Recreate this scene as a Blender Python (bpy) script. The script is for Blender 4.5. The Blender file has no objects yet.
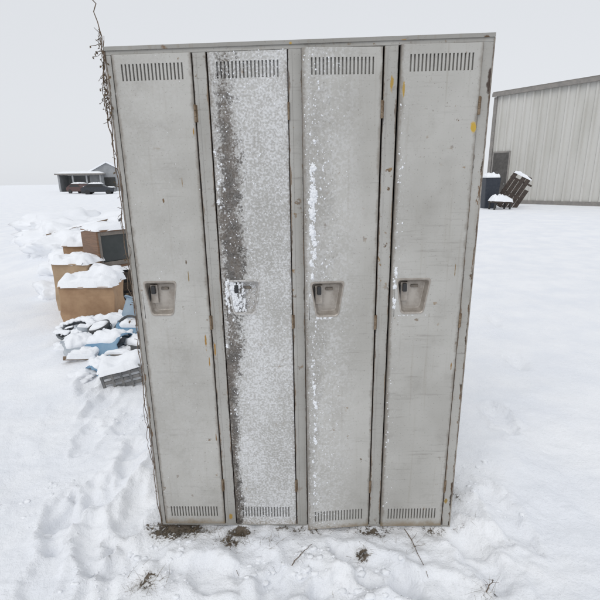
import bpy, bmesh, math, random
import numpy as np
from mathutils import Vector, Matrix, noise, Euler
R = math.radians
random.seed(7)
sc = bpy.context.scene
C = sc.collection
H_CAM = 1.414; PITCH = R(15.5); ROLL = R(-0.89); FPX = 433.0

# ------------------------------------------------------------ helpers
def G(u, v, z=0.0):
    """ground point seen at a photo position (used only to measure where things stand)"""
    dx, dy = u-300, v-300
    a = -ROLL
    x = (dx - dy*a)/FPX; y = -(dy + dx*a)/FPX
    d = (x, math.cos(PITCH)+y*math.sin(PITCH), -math.sin(PITCH)+y*math.cos(PITCH))
    t = (z-H_CAM)/d[2]
    return Vector((d[0]*t, d[1]*t, z))

def obj(name, bm, mat, parent=None, loc=None, smooth=False, rot=None):
    me = bpy.data.meshes.new(name)
    bmesh.ops.recalc_face_normals(bm, faces=bm.faces[:])
    bm.to_mesh(me); bm.free()
    o = bpy.data.objects.new(name, me); C.objects.link(o)
    me.materials.append(mat)
    if smooth:
        me.polygons.foreach_set('use_smooth', [True]*len(me.polygons))
    if parent: o.parent = parent
    if loc is not None: o.location = loc
    if rot is not None: o.rotation_euler = rot
    return o

def tag(o, label=None, cat=None, group=None, kind=None):
    if label: o['label'] = label
    if cat: o['category'] = cat
    if group: o['group'] = group
    if kind: o['kind'] = kind
    return o
def thing(name, label, cat, loc=(0,0,0), rot=(0,0,0), group=None):
    o = bpy.data.objects.new(name, None); C.objects.link(o)
    o.location = loc; o.rotation_euler = rot
    o.empty_display_size = .1
    return tag(o, label, cat, group)

def bx(bm, x0, x1, y0, y1, z0, z1, bev=0.0, mat=None):
    g = bmesh.ops.create_cube(bm, size=1.0)
    vs = g['verts']
    for v in vs:
        v.co = Vector(((x0+x1)/2+v.co.x*(x1-x0), (y0+y1)/2+v.co.y*(y1-y0), (z0+z1)/2+v.co.z*(z1-z0)))
        if mat is not None: v.co = mat @ v.co
    if bev > 0:
        es = list({e for v in vs for e in v.link_edges})
        bmesh.ops.bevel(bm, geom=es, offset=bev, segments=2, profile=.6, affect='EDGES')

def tube(bm, pts, r0, r1, n=6):
    pts = [Vector(p) for p in pts]
    rings = []
    up = Vector((.31, .2, .93))
    for i, p in enumerate(pts):
        t = (pts[min(i+1, len(pts)-1)] - pts[max(i-1, 0)]).normalized()
        a = t.cross(up)
        if a.length < 1e-3: a = t.cross(Vector((1, 0, 0)))
        a.normalize(); b = t.cross(a)
        r = r0 + (r1-r0)*i/max(1, len(pts)-1)
        rings.append([bm.verts.new(p + a*math.cos(k*2*math.pi/n)*r + b*math.sin(k*2*math.pi/n)*r) for k in range(n)])
    for A, B in zip(rings, rings[1:]):
        for k in range(n):
            bm.faces.new((A[k], A[(k+1) % n], B[(k+1) % n], B[k]))
    bm.faces.new(rings[0]); bm.faces.new(rings[-1])

def snow_cap(bm, x0, x1, y0, y1, z, h, seed=0, n=18, mat=None, rough=1.0):
    g = []
    for i in range(n+1):
        row = []
        for j in range(n+1):
            u = -1+2*i/n; v = -1+2*j/n
            f = max(0, (1-abs(u)**5)*(1-abs(v)**5))**.55
            p = Vector(((x0+x1)/2+u*(x1-x0)/2, (y0+y1)/2+v*(y1-y0)/2, 0))
            nz = noise.noise(Vector((p.x*6+seed, p.y*6, seed*1.7)))
            nz2 = noise.noise(Vector((p.x*18+seed, p.y*18, seed)))
            p.x += .03*nz2*(1-f)*rough; p.y += .03*nz*(1-f)*rough
            p.z = z-.006 + h*f*(1+.5*nz*rough+.2*nz2*rough)
            if f < 1e-4: p.z = z-.012-.035*max(0, nz)
            row.append(bm.verts.new(mat @ p if mat else p))
        g.append(row)
    for i in range(n):
        for j in range(n):
            bm.faces.new((g[i][j], g[i+1][j], g[i+1][j+1], g[i][j+1]))

ICO = {}
def ico(sub):
    if sub not in ICO:
        b = bmesh.new(); bmesh.ops.create_icosphere(b, subdivisions=sub, radius=1)
        ICO[sub] = (np.array([v.co[:] for v in b.verts]), [tuple(v.index for v in f.verts) for f in b.faces]); b.free()
    return ICO[sub]
def lumps_mesh(name, lst, mat, parent=None, sub=1, rnd=.30):
    """lst of (pos, (rx,ry,rz), seed): rough little lumps merged in one mesh"""
    V = []; F = []; base, faces = ico(sub); off = 0
    for pos, r, s in lst:
        rng = np.random.RandomState(s)
        a = rng.rand()*6.28; ca, sa = math.cos(a), math.sin(a)
        b = base.copy()
        b = np.stack([b[:, 0]*ca-b[:, 2]*sa, b[:, 1], b[:, 0]*sa+b[:, 2]*ca], 1)
        b *= (1+rnd*(rng.rand(len(b), 1)-.5)*2)
        V.append(b*np.array(r)+np.array(pos)); F += [tuple(i+off for i in f) for f in faces]; off += len(b)
    me = bpy.data.meshes.new(name)
    me.from_pydata(np.concatenate(V).tolist(), [], F)
    me.materials.append(mat)
    me.polygons.foreach_set('use_smooth', [True]*len(me.polygons))
    o = bpy.data.objects.new(name, me); C.objects.link(o)
    if parent: o.parent = parent
    return o

# ------------------------------------------------------------ material helpers
class NT:
    def __init__(s, name):
        s.m = bpy.data.materials.new(name); s.m.use_nodes = True
        s.nt = s.m.node_tree; s.b = s.nt.nodes['Principled BSDF']
        s.tc = s.nt.nodes.new('ShaderNodeTexCoord')
    def n(s, t, ins=None, **pr):
        nd = s.nt.nodes.new(t)
        for k, v in pr.items(): setattr(nd, k, v)
        for k, v in (ins or {}).items(): s.put(nd.inputs[k], v)
        return nd
    def put(s, sock, v):
        if isinstance(v, bpy.types.NodeSocket): s.nt.links.new(v, sock)
        else:
            if sock.type == 'RGBA' and len(v) == 3: v = (*v, 1)
            sock.default_value = v
    def math(s, op, a, b=0.0, clamp=False):
        return s.n('ShaderNodeMath', {0: a, 1: b}, operation=op, use_clamp=clamp).outputs[0]
    def noise(s, vec, scale, detail=3, rough=.55, dist=0):
        return s.n('ShaderNodeTexNoise', {'Vector': vec, 'Scale': scale, 'Detail': detail, 'Roughness': rough, 'Distortion': dist}).outputs[0]
    def map(s, vec, scale=(1, 1, 1), loc=(0, 0, 0)):
        return s.n('ShaderNodeMapping', {'Vector': vec, 'Scale': scale, 'Location': loc}).outputs[0]
    def ramp(s, f, lo, hi, a=0.0, b=1.0):
        return s.n('ShaderNodeMapRange', {0: f, 1: lo, 2: hi, 3: a, 4: b}, interpolation_type='SMOOTHSTEP').outputs[0]
    def mix(s, f, a, b):
        return s.n('ShaderNodeMix', {0: f, 6: a, 7: b}, data_type='RGBA').outputs[2]
    def bump(s, h, strength=.3, dist=.01, normal=None):
        ins = {'Height': h, 'Strength': strength, 'Distance': dist}
        if normal is not None: ins['Normal'] = normal
        return s.n('ShaderNodeBump', ins).outputs[0]
    def set(s, **k):
        for a, v in k.items():
            s.put(s.b.inputs[a.replace('_', ' ')], v)
        return s.m

def simple(name, col, col2=None, scale=8, rough=.7, bump=.15, metal=0, stretch=(1, 1, 1), bscale=None):
    s = NT(name); p = s.map(s.tc.outputs['Object'], stretch)
    f = s.noise(p, scale, 4, .65)
    c = s.mix(s.ramp(f, .3, .7), col, col2 or tuple(x*.7 for x in col))
    nrm = s.bump(s.noise(p, bscale or scale*4, 2), bump, .01)
    return s.set(Base_Color=c, Roughness=rough, Normal=nrm, Metallic=metal)

def snow_mat(name, fine=60):
    s = NT(name); p = s.tc.outputs['Object']
    c = s.mix(s.noise(p, 5, 2), (.85, .87, .905), (.915, .925, .945))
    return s.set(Base_Color=c, Roughness=.75, Normal=s.bump(s.noise(p, fine, 3, .68), .40, .012), Specular_IOR_Level=.25)

def ground_mat():
    s = NT('trampled_snow'); p = s.tc.outputs['Object']
    at = s.n('ShaderNodeAttribute', attribute_name='dirt').outputs['Fac']
    f = s.noise(p, 2.2, 3, .6)
    c = s.mix(s.ramp(f, .3, .7), (.855, .875, .915), (.925, .935, .955))
    n1 = s.noise(p, 34, 4, .7)
    n2 = s.noise(p, 95, 3, .7)
    m = s.math('ADD', s.math('MULTIPLY', s.math('SUBTRACT', n1, .5), 1.7), s.math('MULTIPLY', s.math('SUBTRACT', n2, .5), 1.0))
    dm = s.ramp(s.math('ADD', at, m), .48, .76)
    soil = s.mix(s.ramp(n1, .4, .62), (.045, .037, .028), (.14, .115, .09))
    thin = s.ramp(s.math('ADD', at, s.math('MULTIPLY', s.math('SUBTRACT', n1, .5), .7)), .08, .75)
    c = s.mix(s.math('MULTIPLY', thin, .35), c, (.50, .48, .45))
    c = s.mix(dm, c, soil)
    b1 = s.bump(s.noise(p, 30, 5, .72), .48, .024)
    return s.set(Base_Color=c, Roughness=.8, Normal=s.bump(n2, .36, .009, b1), Specular_IOR_Level=.2)

W = .252; DH = 1.793     # locker door size
def paint(name, seed, frost=0.0, band=0.0, rust=.5, spots=(), is_door=True, tone=1.0, scuff=1.0, frost_lo=0.0, frost_hi=.25, edges=None, cover=0.0):
    s = NT(name); o = s.tc.outputs['Object']
    p = s.map(o, (1, 1, 1), (seed*3.17, seed*1.3, seed*5.71))
    big = s.noise(p, 2.5, 3, .6)
    A = tuple(x*tone for x in (.388, .377, .350)); B = tuple(x*tone for x in (.480, .470, .443))
    c = s.mix(s.ramp(big, .3, .7), A, B)
    gate = s.ramp(s.noise(p, 3.3, 2, .5), .40, .62, .20, 1.0)     # scuffs come in areas, the rest stays smooth
    hs = s.noise(s.map(p, (4, 4, 62)), 1.6, 4, .65)
    c = s.mix(s.math('MULTIPLY', s.math('MULTIPLY', s.ramp(hs, .54, .76), .38*scuff), gate), c, (.20, .185, .165))
    vs = s.noise(s.map(p, (40, 40, 1.2)), 1.5, 3, .6)
    c = s.mix(s.math('MULTIPLY', s.ramp(vs, .55, .78), .22*scuff), c, (.24, .205, .155))
    bl = s.noise(p, 9, 5, .72)
    c = s.mix(s.math('MULTIPLY', s.ramp(bl, .49, .78), .36), c, (.27, .255, .23))
    sm = s.noise(s.map(p, (1.3, 1.3, .8), (4, 2, 1)), 5, 2, .5)
    c = s.mix(s.math('MULTIPLY', s.ramp(sm, .52, .74), .22), c, (.30, .285, .26))
    ch = s.noise(p, 34, 4, .6)
    rm = s.math('MULTIPLY', s.ramp(ch, .68-.04*rust, .73-.04*rust), s.ramp(big, .5, .65))
    c = s.mix(s.math('MULTIPLY', rm, .9), c, s.mix(s.ramp(bl, .4, .6), (.09, .05, .025), (.26, .16, .06)))
    sp = s.noise(p, 150, 2, .6)
    c = s.mix(s.math('MULTIPLY', s.ramp(sp, .63, .69), .45), c, (.17, .15, .125))
    X = s.n('ShaderNodeSeparateXYZ', {0: o}).outputs
    fz = None
    if edges:
        n30 = s.noise(s.map(p, (1, 1, .35)), 40, 5, .75)
        for (ex, sg, wd, amt) in edges:
            dd = s.math('MULTIPLY', s.math('SUBTRACT', X[0], ex), sg)
            zv = s.ramp(s.noise(s.map(p, (0, 0, 1)), 3.0, 3, .7), .42, .62, .25, 1.0)
            wv = s.math('MULTIPLY', s.math('MULTIPLY', s.ramp(n30, .38, .66), zv), wd)
            mk = s.math('MULTIPLY', s.math('SUBTRACT', 1.0, s.ramp(s.math('SUBTRACT', dd, wv), -.001, .002)), amt)
            c = s.mix(mk, c, s.mix(s.ramp(bl, .4, .6), (.045, .030, .02), (.17, .105, .055)))
    if is_door:
        xl = s.math('ADD', X[0], W)
        n22 = s.noise(p, 22, 5, .72)
        jit = s.math('MULTIPLY', s.math('SUBTRACT', n22, .5), .03)
        xj = s.math('ADD', xl, jit)
        e1 = s.math('SUBTRACT', 1.0, s.ramp(xj, .001, .014))
        e2 = s.ramp(xj, W-.012, W+.002)
        c = s.mix(s.math('MULTIPLY', s.math('MAXIMUM', e1, e2), .60), c, (.13, .10, .07))
        zb = s.math('SUBTRACT', 1.0, s.ramp(s.math('ADD', X[2], s.math('MULTIPLY', jit, 2)), .0, .035))
        c = s.mix(s.math('MULTIPLY', zb, .65), c, (.20, .13, .05))
        n60 = s.noise(p, 58, 3, .68)
        if frost > 0:
            fm = s.math('MULTIPLY', s.ramp(xj, frost_lo-.02, frost_lo+.03), s.math('SUBTRACT', 1.0, s.ramp(xj, frost_hi-.11, frost_hi+.04)))
            reg = s.ramp(s.noise(s.map(p, (1, 1, .55)), 6, 4, .7), .28, .70)
            fn = s.noise(p, 135, 1, .5)
            v = s.math('ADD', s.math('MULTIPLY', fn, .60), s.math('MULTIPLY', n60, .40))
            v = s.math('ADD', v, s.math('MULTIPLY', s.math('SUBTRACT', reg, .5), .10-.04*cover))
            cry = s.math('MULTIPLY', s.ramp(v, .42-.03*cover, .64-.02*cover), .92)
            haze = s.math('MULTIPLY', s.math('ADD', .40, s.math('MULTIPLY', reg, .60)), .20+.18*cover)
            fz = s.math('MULTIPLY', s.math('ADD', s.math('MULTIPLY', cry, .74), haze, True), s.math('MULTIPLY', fm, frost))
        if band > 0:
            hi = s.ramp(X[2], .35, 1.25)
            wob = s.math('MULTIPLY', s.math('SUBTRACT', s.noise(s.map(p, (1, 1, .6)), 6.5, 4, .65), .5), .075)
            xb = s.math('ADD', s.math('ADD', xl, wob), s.math('MULTIPLY', jit, 1.8))
            x0 = s.math('SUBTRACT', xb, s.math('MULTIPLY', hi, .018))
            q = s.math('DIVIDE', x0, s.math('ADD', .036, s.math('MULTIPLY', hi, .040)))
            core = s.math('MULTIPLY', s.ramp(q, -.35, .30), s.ramp(q, .30, 1.50, 1.0, 0.0))
            core = s.math('MULTIPLY', core, s.math('MULTIPLY', s.ramp(X[2], 1.45, 1.80, 1.0, .42), s.ramp(X[2], .0, .9, .85, 1.0)))
            patch = s.ramp(s.noise(s.map(p, (1, 1, .4)), 7, 3, .6), .30, .55, .65, 1.0)
            grit = s.math('ADD', s.math('MULTIPLY', s.math('SUBTRACT', n60, .5), 1.7), s.math('MULTIPLY', s.math('SUBTRACT', sp, .5), 1.3))
            den = s.math('ADD', s.math('MULTIPLY', core, patch), grit)
            den = s.math('MULTIPLY', s.ramp(den, .12, .75), s.ramp(core, .02, .28))
            den = s.math('MULTIPLY', den, band)
            c = s.mix(s.math('MULTIPLY', den, .95), c, s.mix(s.ramp(n22, .35, .65), (.040, .032, .025), (.11, .088, .069)))
            if fz is not None: fz = s.math('MULTIPLY', fz, s.math('SUBTRACT', 1.0, s.math('MULTIPLY', den, .84)))
        if fz is not None: c = s.mix(fz, c, (.71, .715, .725))
    for (sx, sy, sz, r, col, zs) in spots:
        d = s.n('ShaderNodeVectorMath', {0: s.map(o, (1, 1, zs), (-sx, -sy, -sz*zs))}, operation='LENGTH').outputs['Value']
        d = s.math('ADD', d, s.math('MULTIPLY', s.math('SUBTRACT', ch, .5), r*2.6))
        c = s.mix(s.math('SUBTRACT', 1.0, s.ramp(d, r*.5, r)), c, col)
    nrm = s.bump(s.noise(p, 6, 1), .30, .026)
    if fz is not None: nrm = s.bump(fz, .4, .004, nrm)
    return s.set(Base_Color=c, Roughness=.50, Normal=nrm, Specular_IOR_Level=.4)

SNOW = snow_mat('snow')
SNOWF = snow_mat('clinging_snow', 220)
DARK = simple('dark_inside', (.05, .05, .048), rough=.8)
BLACK = simple('black_plastic', (.018, .018, .02), (.03, .03, .03), 20, .5)
RUST = simple('rusty_steel', (.12, .075, .04), (.25, .19, .13), 40, .75, .3)
YELLOW = (.50, .33, .05)

# ------------------------------------------------------------ ground
def axis(lo, hi, step, far0, far1, gr=1.06):
    a = list(np.arange(lo, hi, step))
    s, x = step, a[-1]
    while x < far1: s *= gr; x += s; a.append(x)
    s, x, pre = step, a[0], []
    while x > far0: s *= gr; x -= s; pre.append(x)
    return np.array(pre[::-1]+a)
prints = []
rp = random.Random(3)
for (u, v, a) in [(98, 590, 10), (92, 545, 35), (132, 515, 5), (110, 490, -30), (134, 460, 8), (88, 440, 12), (128, 420, 10), (100, 405, -8), (210, 575, 80), (290, 585, 100), (380, 570, 60), (430, 590, 75), (480, 560, 20), (505, 520, 10), (60, 520, 20), (40, 580, 0),
                  (500, 420, -12), (515, 360, -12), (495, 320, -14), (516, 290, -12), (90, 385, 10), (255, 565, 40), (340, 592, 110), (460, 535, 60), (145, 550, -50), (120, 572, 25), (80, 505, -15)]:
    g = G(u, v); prints.append((g.x, g.y, R(a), .55+.55*rp.random()))
dirts = [(G(178, 528), .062, 1.0, 2.6), (G(230, 540), .048, .74, 1.3), (G(362, 553), .032, .9, 1.0), (G(146, 584), .045, .70, 1.0), (G(240, 531), .038, .9, 2.0),
         (G(415, 545), .045, .5, 1.0), (G(488, 596), .04, .5, 1.0), (G(300, 560), .05, .35, 1.5), (G(455, 500), .06, .55, 1.0), (G(372, 530), .055, .66, 2.4), (G(130, 540), .06, .42, 1.0), (G(300, 528), .04, .62, 5.0), (G(430, 529), .04, .55, 2.5)]
mounds = [(-1.6, 3.3, .50, .08), (-1.9, 4.2, .8, .08), (-2.9, 7.5, 1.3, .30), (-4.4, 8.5, 1.6, .30), (-6, 13, 3, .4), (-4.4, 11.5, 1.5, .35), (1.02, 1.9, .3, .06), (-.85, 1.9, .22, .05), (8, 14, 4, .12), (.8, 1.62, .16, .03)]
def gh(x, y):
    d = math.hypot(x, y-1.5)
    v = Vector((x, y, 0))
    far = 1/(1+max(0, d-3)*.25)
    z = .018*noise.noise(v*.9) + .10*(1-far)*noise.noise(v*.09)
    near = 1/(1+max(0, d-2)*.35)
    z += near*(.013*noise.noise(v*3.3+Vector((3, 1, 0))) + .009*noise.noise(v*9) + .0045*noise.noise(v*22) + .0025*noise.noise(v*50))
    if d < 4:
        for (px, py, a, k) in prints:
            dx, dy = x-px, y-py
            if abs(dx) > .40 or abs(dy) > .40: continue
            lx = dx*math.cos(a)+dy*math.sin(a); ly = -dx*math.sin(a)+dy*math.cos(a)
            q = math.sqrt((lx/.062)**2+(ly/.150)**2) + .60*noise.noise(Vector((x*13, y*13, 2))) + .20*noise.noise(Vector((x*42, y*42, 5)))
            z += k*(-.036*(1/(1+math.exp((q-1)*8))) + .014*math.exp(-((q-1.35)/.30)**2))
        c = math.exp(-((y-1.38)/.32)**2)*math.exp(-(x/1.1)**4)*.9
        c = max(c, .65*math.exp(-((x+.95)/.3)**2)*math.exp(-((y-1.6)/.7)**2))
        if c > .01:
            t = noise.noise(v*13+Vector((7, 0, 0))); t2 = noise.noise(v*29+Vector((1, 4, 0))); t3 = noise.noise(v*58+Vector((2, 8, 0)))
            z += c*(.010*abs(t)+.010*max(0, t2)+.006*max(0, t3)*(1 if t2 > -.1 else .3)-.005)
    for (mx, my, r, h) in mounds:
        q = ((x-mx)**2+(y-my)**2)/(r*r)
        if q < 6: z += h*math.exp(-q)*(1+.45*noise.noise(v*4/r*.5))
    fx = max(0, abs(x)-.60); fy = max(0, abs(y-1.70)-.19)
    dd = math.hypot(fx, fy); k = math.exp(-(dd/.07)**2)
    z = z*(1-k) + (-.006+.016*noise.noise(v*16))*k
    return z
xs = axis(-1.7, 1.2, .0105, -500, 500, 1.065); ys = axis(.9, 2.4, .0105, -40, 700, 1.065)
nx, ny = len(xs), len(ys)
V = [(x, y, gh(x, y)) for y in ys for x in xs]
F = [(j*nx+i, j*nx+i+1, (j+1)*nx+i+1, (j+1)*nx+i) for j in range(ny-1) for i in range(nx-1)]
me = bpy.data.meshes.new('ground'); me.from_pydata(V, [], F)
me.polygons.foreach_set('use_smooth', [True]*len(F))
att = me.attributes.new('dirt', 'FLOAT', 'POINT')
P = np.array(V); dv = np.zeros(len(P))
for (g, r, k, st) in dirts:
    q = ((P[:, 0]-g.x)/st)**2+(P[:, 1]-g.y)**2
    dv = np.maximum(dv, k*np.exp(-q/(r*r)))
att.data.foreach_set('value', dv.astype(np.float32))
me.materials.append(ground_mat())
ground = bpy.data.objects.new('ground', me); C.objects.link(ground); tag(ground, kind='structure')

L = []
rl = random.Random(11)
def crumb(x, y, i):
    r = .002+.009*rl.random()**3
    L.append(((x, y, gh(x, y)-r*.1), (r*(1+.8*rl.random()), r*(.8+.6*rl.random()), r*.75), i))
def spray(cx, cy, n, sp, i0):
    for k in range(n):
        x = cx+rl.gauss(0, sp); y = cy+rl.gauss(0, sp*.7)
        if y > 1.49 and abs(x) < .66: continue
        crumb(x, y, i0+k)
for q in range(14): spray(rl.uniform(-.8, .8), rl.uniform(1.1, 1.46), 14, .04, 100*q)
for q in range(14): spray(rl.uniform(-1.4, -.7), rl.uniform(1.2, 2.5), 12, .06, 3000+100*q)
for q in range(5): spray(rl.uniform(.68, .9), rl.uniform(1.3, 1.9), 12, .05, 6000+100*q)
tag(lumps_mesh('snow_crumbs', L, SNOW, sub=2, rnd=.30), kind='stuff')

# ------------------------------------------------------------ locker bank
root = thing('locker_bank', 'weathered grey bank of four tall metal lockers standing in the snow', 'lockers', (.003, 1.513, 0), (0, 0, R(-1.68)))
LX0, LX1, LH, DEP = -.6096, .6096, 1.829, .381
PITCHX = .3025; DX0 = LX0+.022; GAP = .0035; ZB = .012
P_FRAME = paint('frame_paint', 9.3, rust=2.2, is_door=False, tone=.84, scuff=1.6)
P_SIDE = paint('side_paint', 4.1, rust=1.6, is_door=False, tone=.8)
P_LIP = paint('lip_paint', 13.7, rust=3.0, is_door=False, tone=.72, scuff=2.0, spots=[(-.02, 0, 1.82, .009, (.42, .27, .05), 1), (.33, 0, 1.82, .010, (.34, .20, .06), 1), (-.42, 0, 1.82, .012, (.16, .09, .04), 1), (.58, 0, 1.82, .012, (.10, .06, .03), 1)])
rims = simple('rusted_edge', (.10, .07, .05), (.38, .35, .31), 14, .75, .3)
def part(name, mat, *boxes, bev=.0012, parent=root):
    b = bmesh.new()
    for q in boxes: bx(b, *q, bev)
    return obj(name, b, mat, parent)
part('side_panel', P_SIDE, (LX0, LX0+.0012, .003, DEP, .001, LH-.002), bev=0)
part('side_panel', P_SIDE, (LX1-.0012, LX1, .003, DEP, .001, LH-.002), bev=0)
part('back_panel', DARK, (LX0+.002, LX1-.002, DEP-.0012, DEP, .001, LH-.002), bev=0)
part('top_panel', P_SIDE, (LX0-.0004, LX1+.0004, -.0035, DEP+.001, LH-.0035, LH))
part('header_rail', P_FRAME, (LX0, LX1, 0, .020, LH-.024, LH-.0036))
part('top_lip', P_LIP, (LX0, LX1, -.0045, -.0022, LH-.012, LH-.0002), bev=.0006)
part('bottom_rail', P_FRAME, (LX0, LX1, .002, .020, 0, .0090))
part('floor_panel', DARK, (LX0+.002, LX1-.002, .021, DEP-.002, .008, .0095), bev=0)
posts = [(LX0, DX0-GAP)]
for i in range(3): posts.append((DX0+i*PITCHX+W+GAP, DX0+(i+1)*PITCHX-GAP))
posts.append((DX0+3*PITCHX+W+GAP, LX1))
PS = []
for i, (a, b_) in enumerate(posts):
    spots = []
    if i == 3: spots = [((a+b_)/2+.004, 0, 1.70, .007, (.40, .26, .06), .22)]
    if i == 1: spots = [((a+b_)/2, 0, .05, .010, (.38, .24, .06), .5), (a+.006, 0, .80, .004, (.34, .19, .05), .12)]
    if i == 4: spots = [(b_-.006, 0, 1.70, .008, (.06, .04, .03), .2), (b_-.004, 0, .20, .007, (.08, .05, .03), .2), (a+.01, 0, .13, .006, (.30, .2, .06), .4)]
    ed = [(a, 1, .007, .75), (b_, -1, .007, .75)]
    if i == 4: ed = [(a, 1, .007, .75), (b_, -1, .017, .95)]
    if i == 0: ed = [(a, 1, .012, .95)]
    PS.append(paint('post_paint', 21+i*2.3, rust=1.6, is_door=False, tone=.82+.03*i, scuff=1.6, spots=spots, edges=ed))
for i, (a, b_) in enumerate(posts):
    b = bmesh.new()
    bx(b, a, b_, 0, .020, .0093, LH-.0243, .0014)
    if 0 < i < 4:
        bx(b, a+.010, a+.013, -.0012, .002, .02, LH-.028, .0008)
    obj('frame_post', b, PS[i], root)
for i in range(3):
    m = (posts[i+1][0]+posts[i+1][1])/2
    part('divider', DARK, (m-.0006, m+.0006, .0205, DEP-.003, .011, LH-.026), bev=0)
part('edge_trim', rims, (LX0-.0012, LX0+.0036, -.0020, .006, .003, LH-.0125), bev=.0008)
part('edge_trim', rims, (LX1-.0030, LX1+.0012, -.0020, .006, .003, LH-.0125), bev=.0008)

def rounded_trap(wt, wb, h, r, n=6):
    cs = [(-wt/2, h/2), (wt/2, h/2), (wb/2, -h/2), (-wb/2, -h/2)]
    out = []
    for i in range(4):
        p = Vector(cs[i]); a = (Vector(cs[i-1])-p).normalized(); c = (Vector(cs[(i+1) % 4])-p).normalized()
        for k in range(n+1):
            t = k/n
            out.append((p+a*r)*(1-t)**2 + p*2*t*(1-t) + (p+c*r)*t*t)
    return out
HXC, HZC = -W+.079, .993       # handle centre in door space
HW, HB, HHH = .116, .076, .122
OUT = rounded_trap(HW, HB, HHH, .014)

def door_mesh():
    bm = bmesh.new(); c = .0025
    def quad(x0, x1, z0, z1, y=0):
        bm.faces.new([bm.verts.new((x, y, z)) for x, z in ((x0, z0), (x1, z0), (x1, z1), (x0, z1))])
    xa, xb, za, zb = -W+c, -c, c, DH-c
    sw, ns, p = .0052, 17, .0120
    sx0 = -W/2-(ns*p)/2+p/2
    slots = [(sx0+i*p-sw/2, sx0+i*p+sw/2) for i in range(ns)]
    def slotrow(z0, z1):
        x = xa; D = .0105
        for (s0, s1) in slots:
            quad(x, s0, z0, z1); x = s1
            for (q0, q1) in (((s0, z0), (s0, z1)), ((s0, z1), (s1, z1)), ((s1, z1), (s1, z0)), ((s1, z0), (s0, z0))):
                bm.faces.new([bm.verts.new(t) for t in ((q0[0], 0, q0[1]), (q1[0], 0, q1[1]), (q1[0], D, q1[1]), (q0[0], D, q0[1]))])
            quad(s0, s1, z0, z1, D)
        quad(x, xb, z0, z1)
    zs0, zs1 = .038, .088; zt0, zt1 = DH-.077, DH-.028
    hx0, hx1, hz0, hz1 = HXC-.066, HXC+.066, HZC-.075, HZC+.075
    quad(xa, xb, za, zs0); slotrow(zs0, zs1); quad(xa, xb, zs1, hz0)
    quad(xa, hx0, hz0, hz1); quad(hx1, xb, hz0, hz1)
    quad(xa, xb, hz1, zt0); slotrow(zt0, zt1); quad(xa, xb, zt1, zb)
    n = len(OUT); rw, rh = .066, .075
    def outer(q):
        k = max(abs(q.x)/rw, abs(q.y)/rh); return Vector((q.x/k, q.y/k))
    ang = sorted([(math.atan2(q.y, q.x), q, outer(q)) for q in OUT], key=lambda t: t[0])
    cor = [Vector((sx*rw, sy*rh)) for sx, sy in ((1, 1), (-1, 1), (-1, -1), (1, -1))]
    for i in range(n):
        a0, q0, o0 = ang[i]; a1, q1, o1 = ang[(i+1) % n]
        mid = [o0]
        for k in cor:
            ak = math.atan2(k.y, k.x)
            if a0 < ak < a1: mid.append(k)
        mid.append(o1)
        bm.faces.new([bm.verts.new((HXC+t.x, 0, HZC+t.y)) for t in [q0]+mid+[q1]])
    f = [(xa, 0, za), (xb, 0, za), (xb, 0, zb), (xa, 0, zb)]
    m = [(-W+.0007, .0007, .0007), (-.0007, .0007, .0007), (-.0007, .0007, DH-.0007), (-W+.0007, .0007, DH-.0007)]
    s = [(-W, c, 0), (0, c, 0), (0, c, DH), (-W, c, DH)]
    e = [(-W, .019, 0), (0, .019, 0), (0, .019, DH), (-W, .019, DH)]
    for A, B in ((f, m), (m, s), (s, e)):
        for i in range(4):
            j = (i+1) % 4
            bm.faces.new([bm.verts.new(t) for t in (A[i], A[j], B[j], B[i])])
    bmesh.ops.remove_doubles(bm, verts=bm.verts[:], dist=1e-5)
    return bm
def recess_mesh():
    bm = bmesh.new(); n = len(OUT)
    lay = [(1.08, .0, (0, 0)), (1.07, -.0018, (0, 0)), (1.01, -.0022, (0, 0)), (.97, -.0003, (0, 0)), (.90, .016, (0, -.001)), (.80, .025, (.002, -.001)), (.74, .0262, (.002, -.001))]
    rings = [[bm.verts.new((HXC+q.x*k+o[0], y, HZC+q.y*k+o[1])) for q in OUT] for k, y, o in lay]
    for A, B in zip(rings, rings[1:]):
        for i in range(n): bm.faces.new((A[i], A[(i+1) % n], B[(i+1) % n], B[i]))
    bm.faces.new(rings[-1])
    return bm
def hinge_mesh(z):
    bm = bmesh.new()
    for k in range(3):
        z0 = z-.027+k*.0182
        tube(bm, [(.0018, -.0010, z0), (.0018, -.0010, z0+.0172)], .0036, .0036, 12)
    bx(bm, .004, .009, .0030, .0036, z-.026, z+.026)
    return bm

DRIP = (.33, .19, .05)
dpaint = [
    paint('door_paint', 1.0, frost=.12, rust=.8, frost_hi=.25, spots=[(-.070, 0, 1.128, .0040, (.13, .10, .07), .30), (-.066, 0, 1.08, .0022, (.24, .17, .07), .08), (-.022, 0, .82, .0034, DRIP, .10), (-.014, 0, .75, .0030, DRIP, .12), (-.13, 0, 1.34, .004, (.16, .10, .05), .4), (-.06, 0, 1.40, .0024, (.24, .17, .08), .12), (-.010, 0, .42, .003, (.20, .11, .04), .12), (-.008, 0, 1.56, .003, DRIP, .15)]),
    paint('door_paint', 2.0, frost=.84, band=1.0, rust=.8, frost_lo=.0, frost_hi=.33, tone=.84, cover=.60),
    paint('door_paint', 3.0, frost=.50, band=.22, rust=.6, frost_hi=.19, tone=1.0, scuff=1.1),
    paint('door_paint', 4.0, frost=.20, rust=.9, frost_hi=.07, tone=.97, scuff=1.5, spots=[(-.010, 0, 1.558, .010, YELLOW, .5), (-.015, 0, .73, .004, (.26, .15, .05), .2), (-W+.012, 0, 1.67, .004, (.40, .26, .06), .14), (-.03, 0, 1.1, .0022, (.22, .15, .07), .06)]),
]
rpaint = simple('recess_paint', (.43, .395, .355), (.29, .255, .22), 22, .36, .2, .25)
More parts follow.
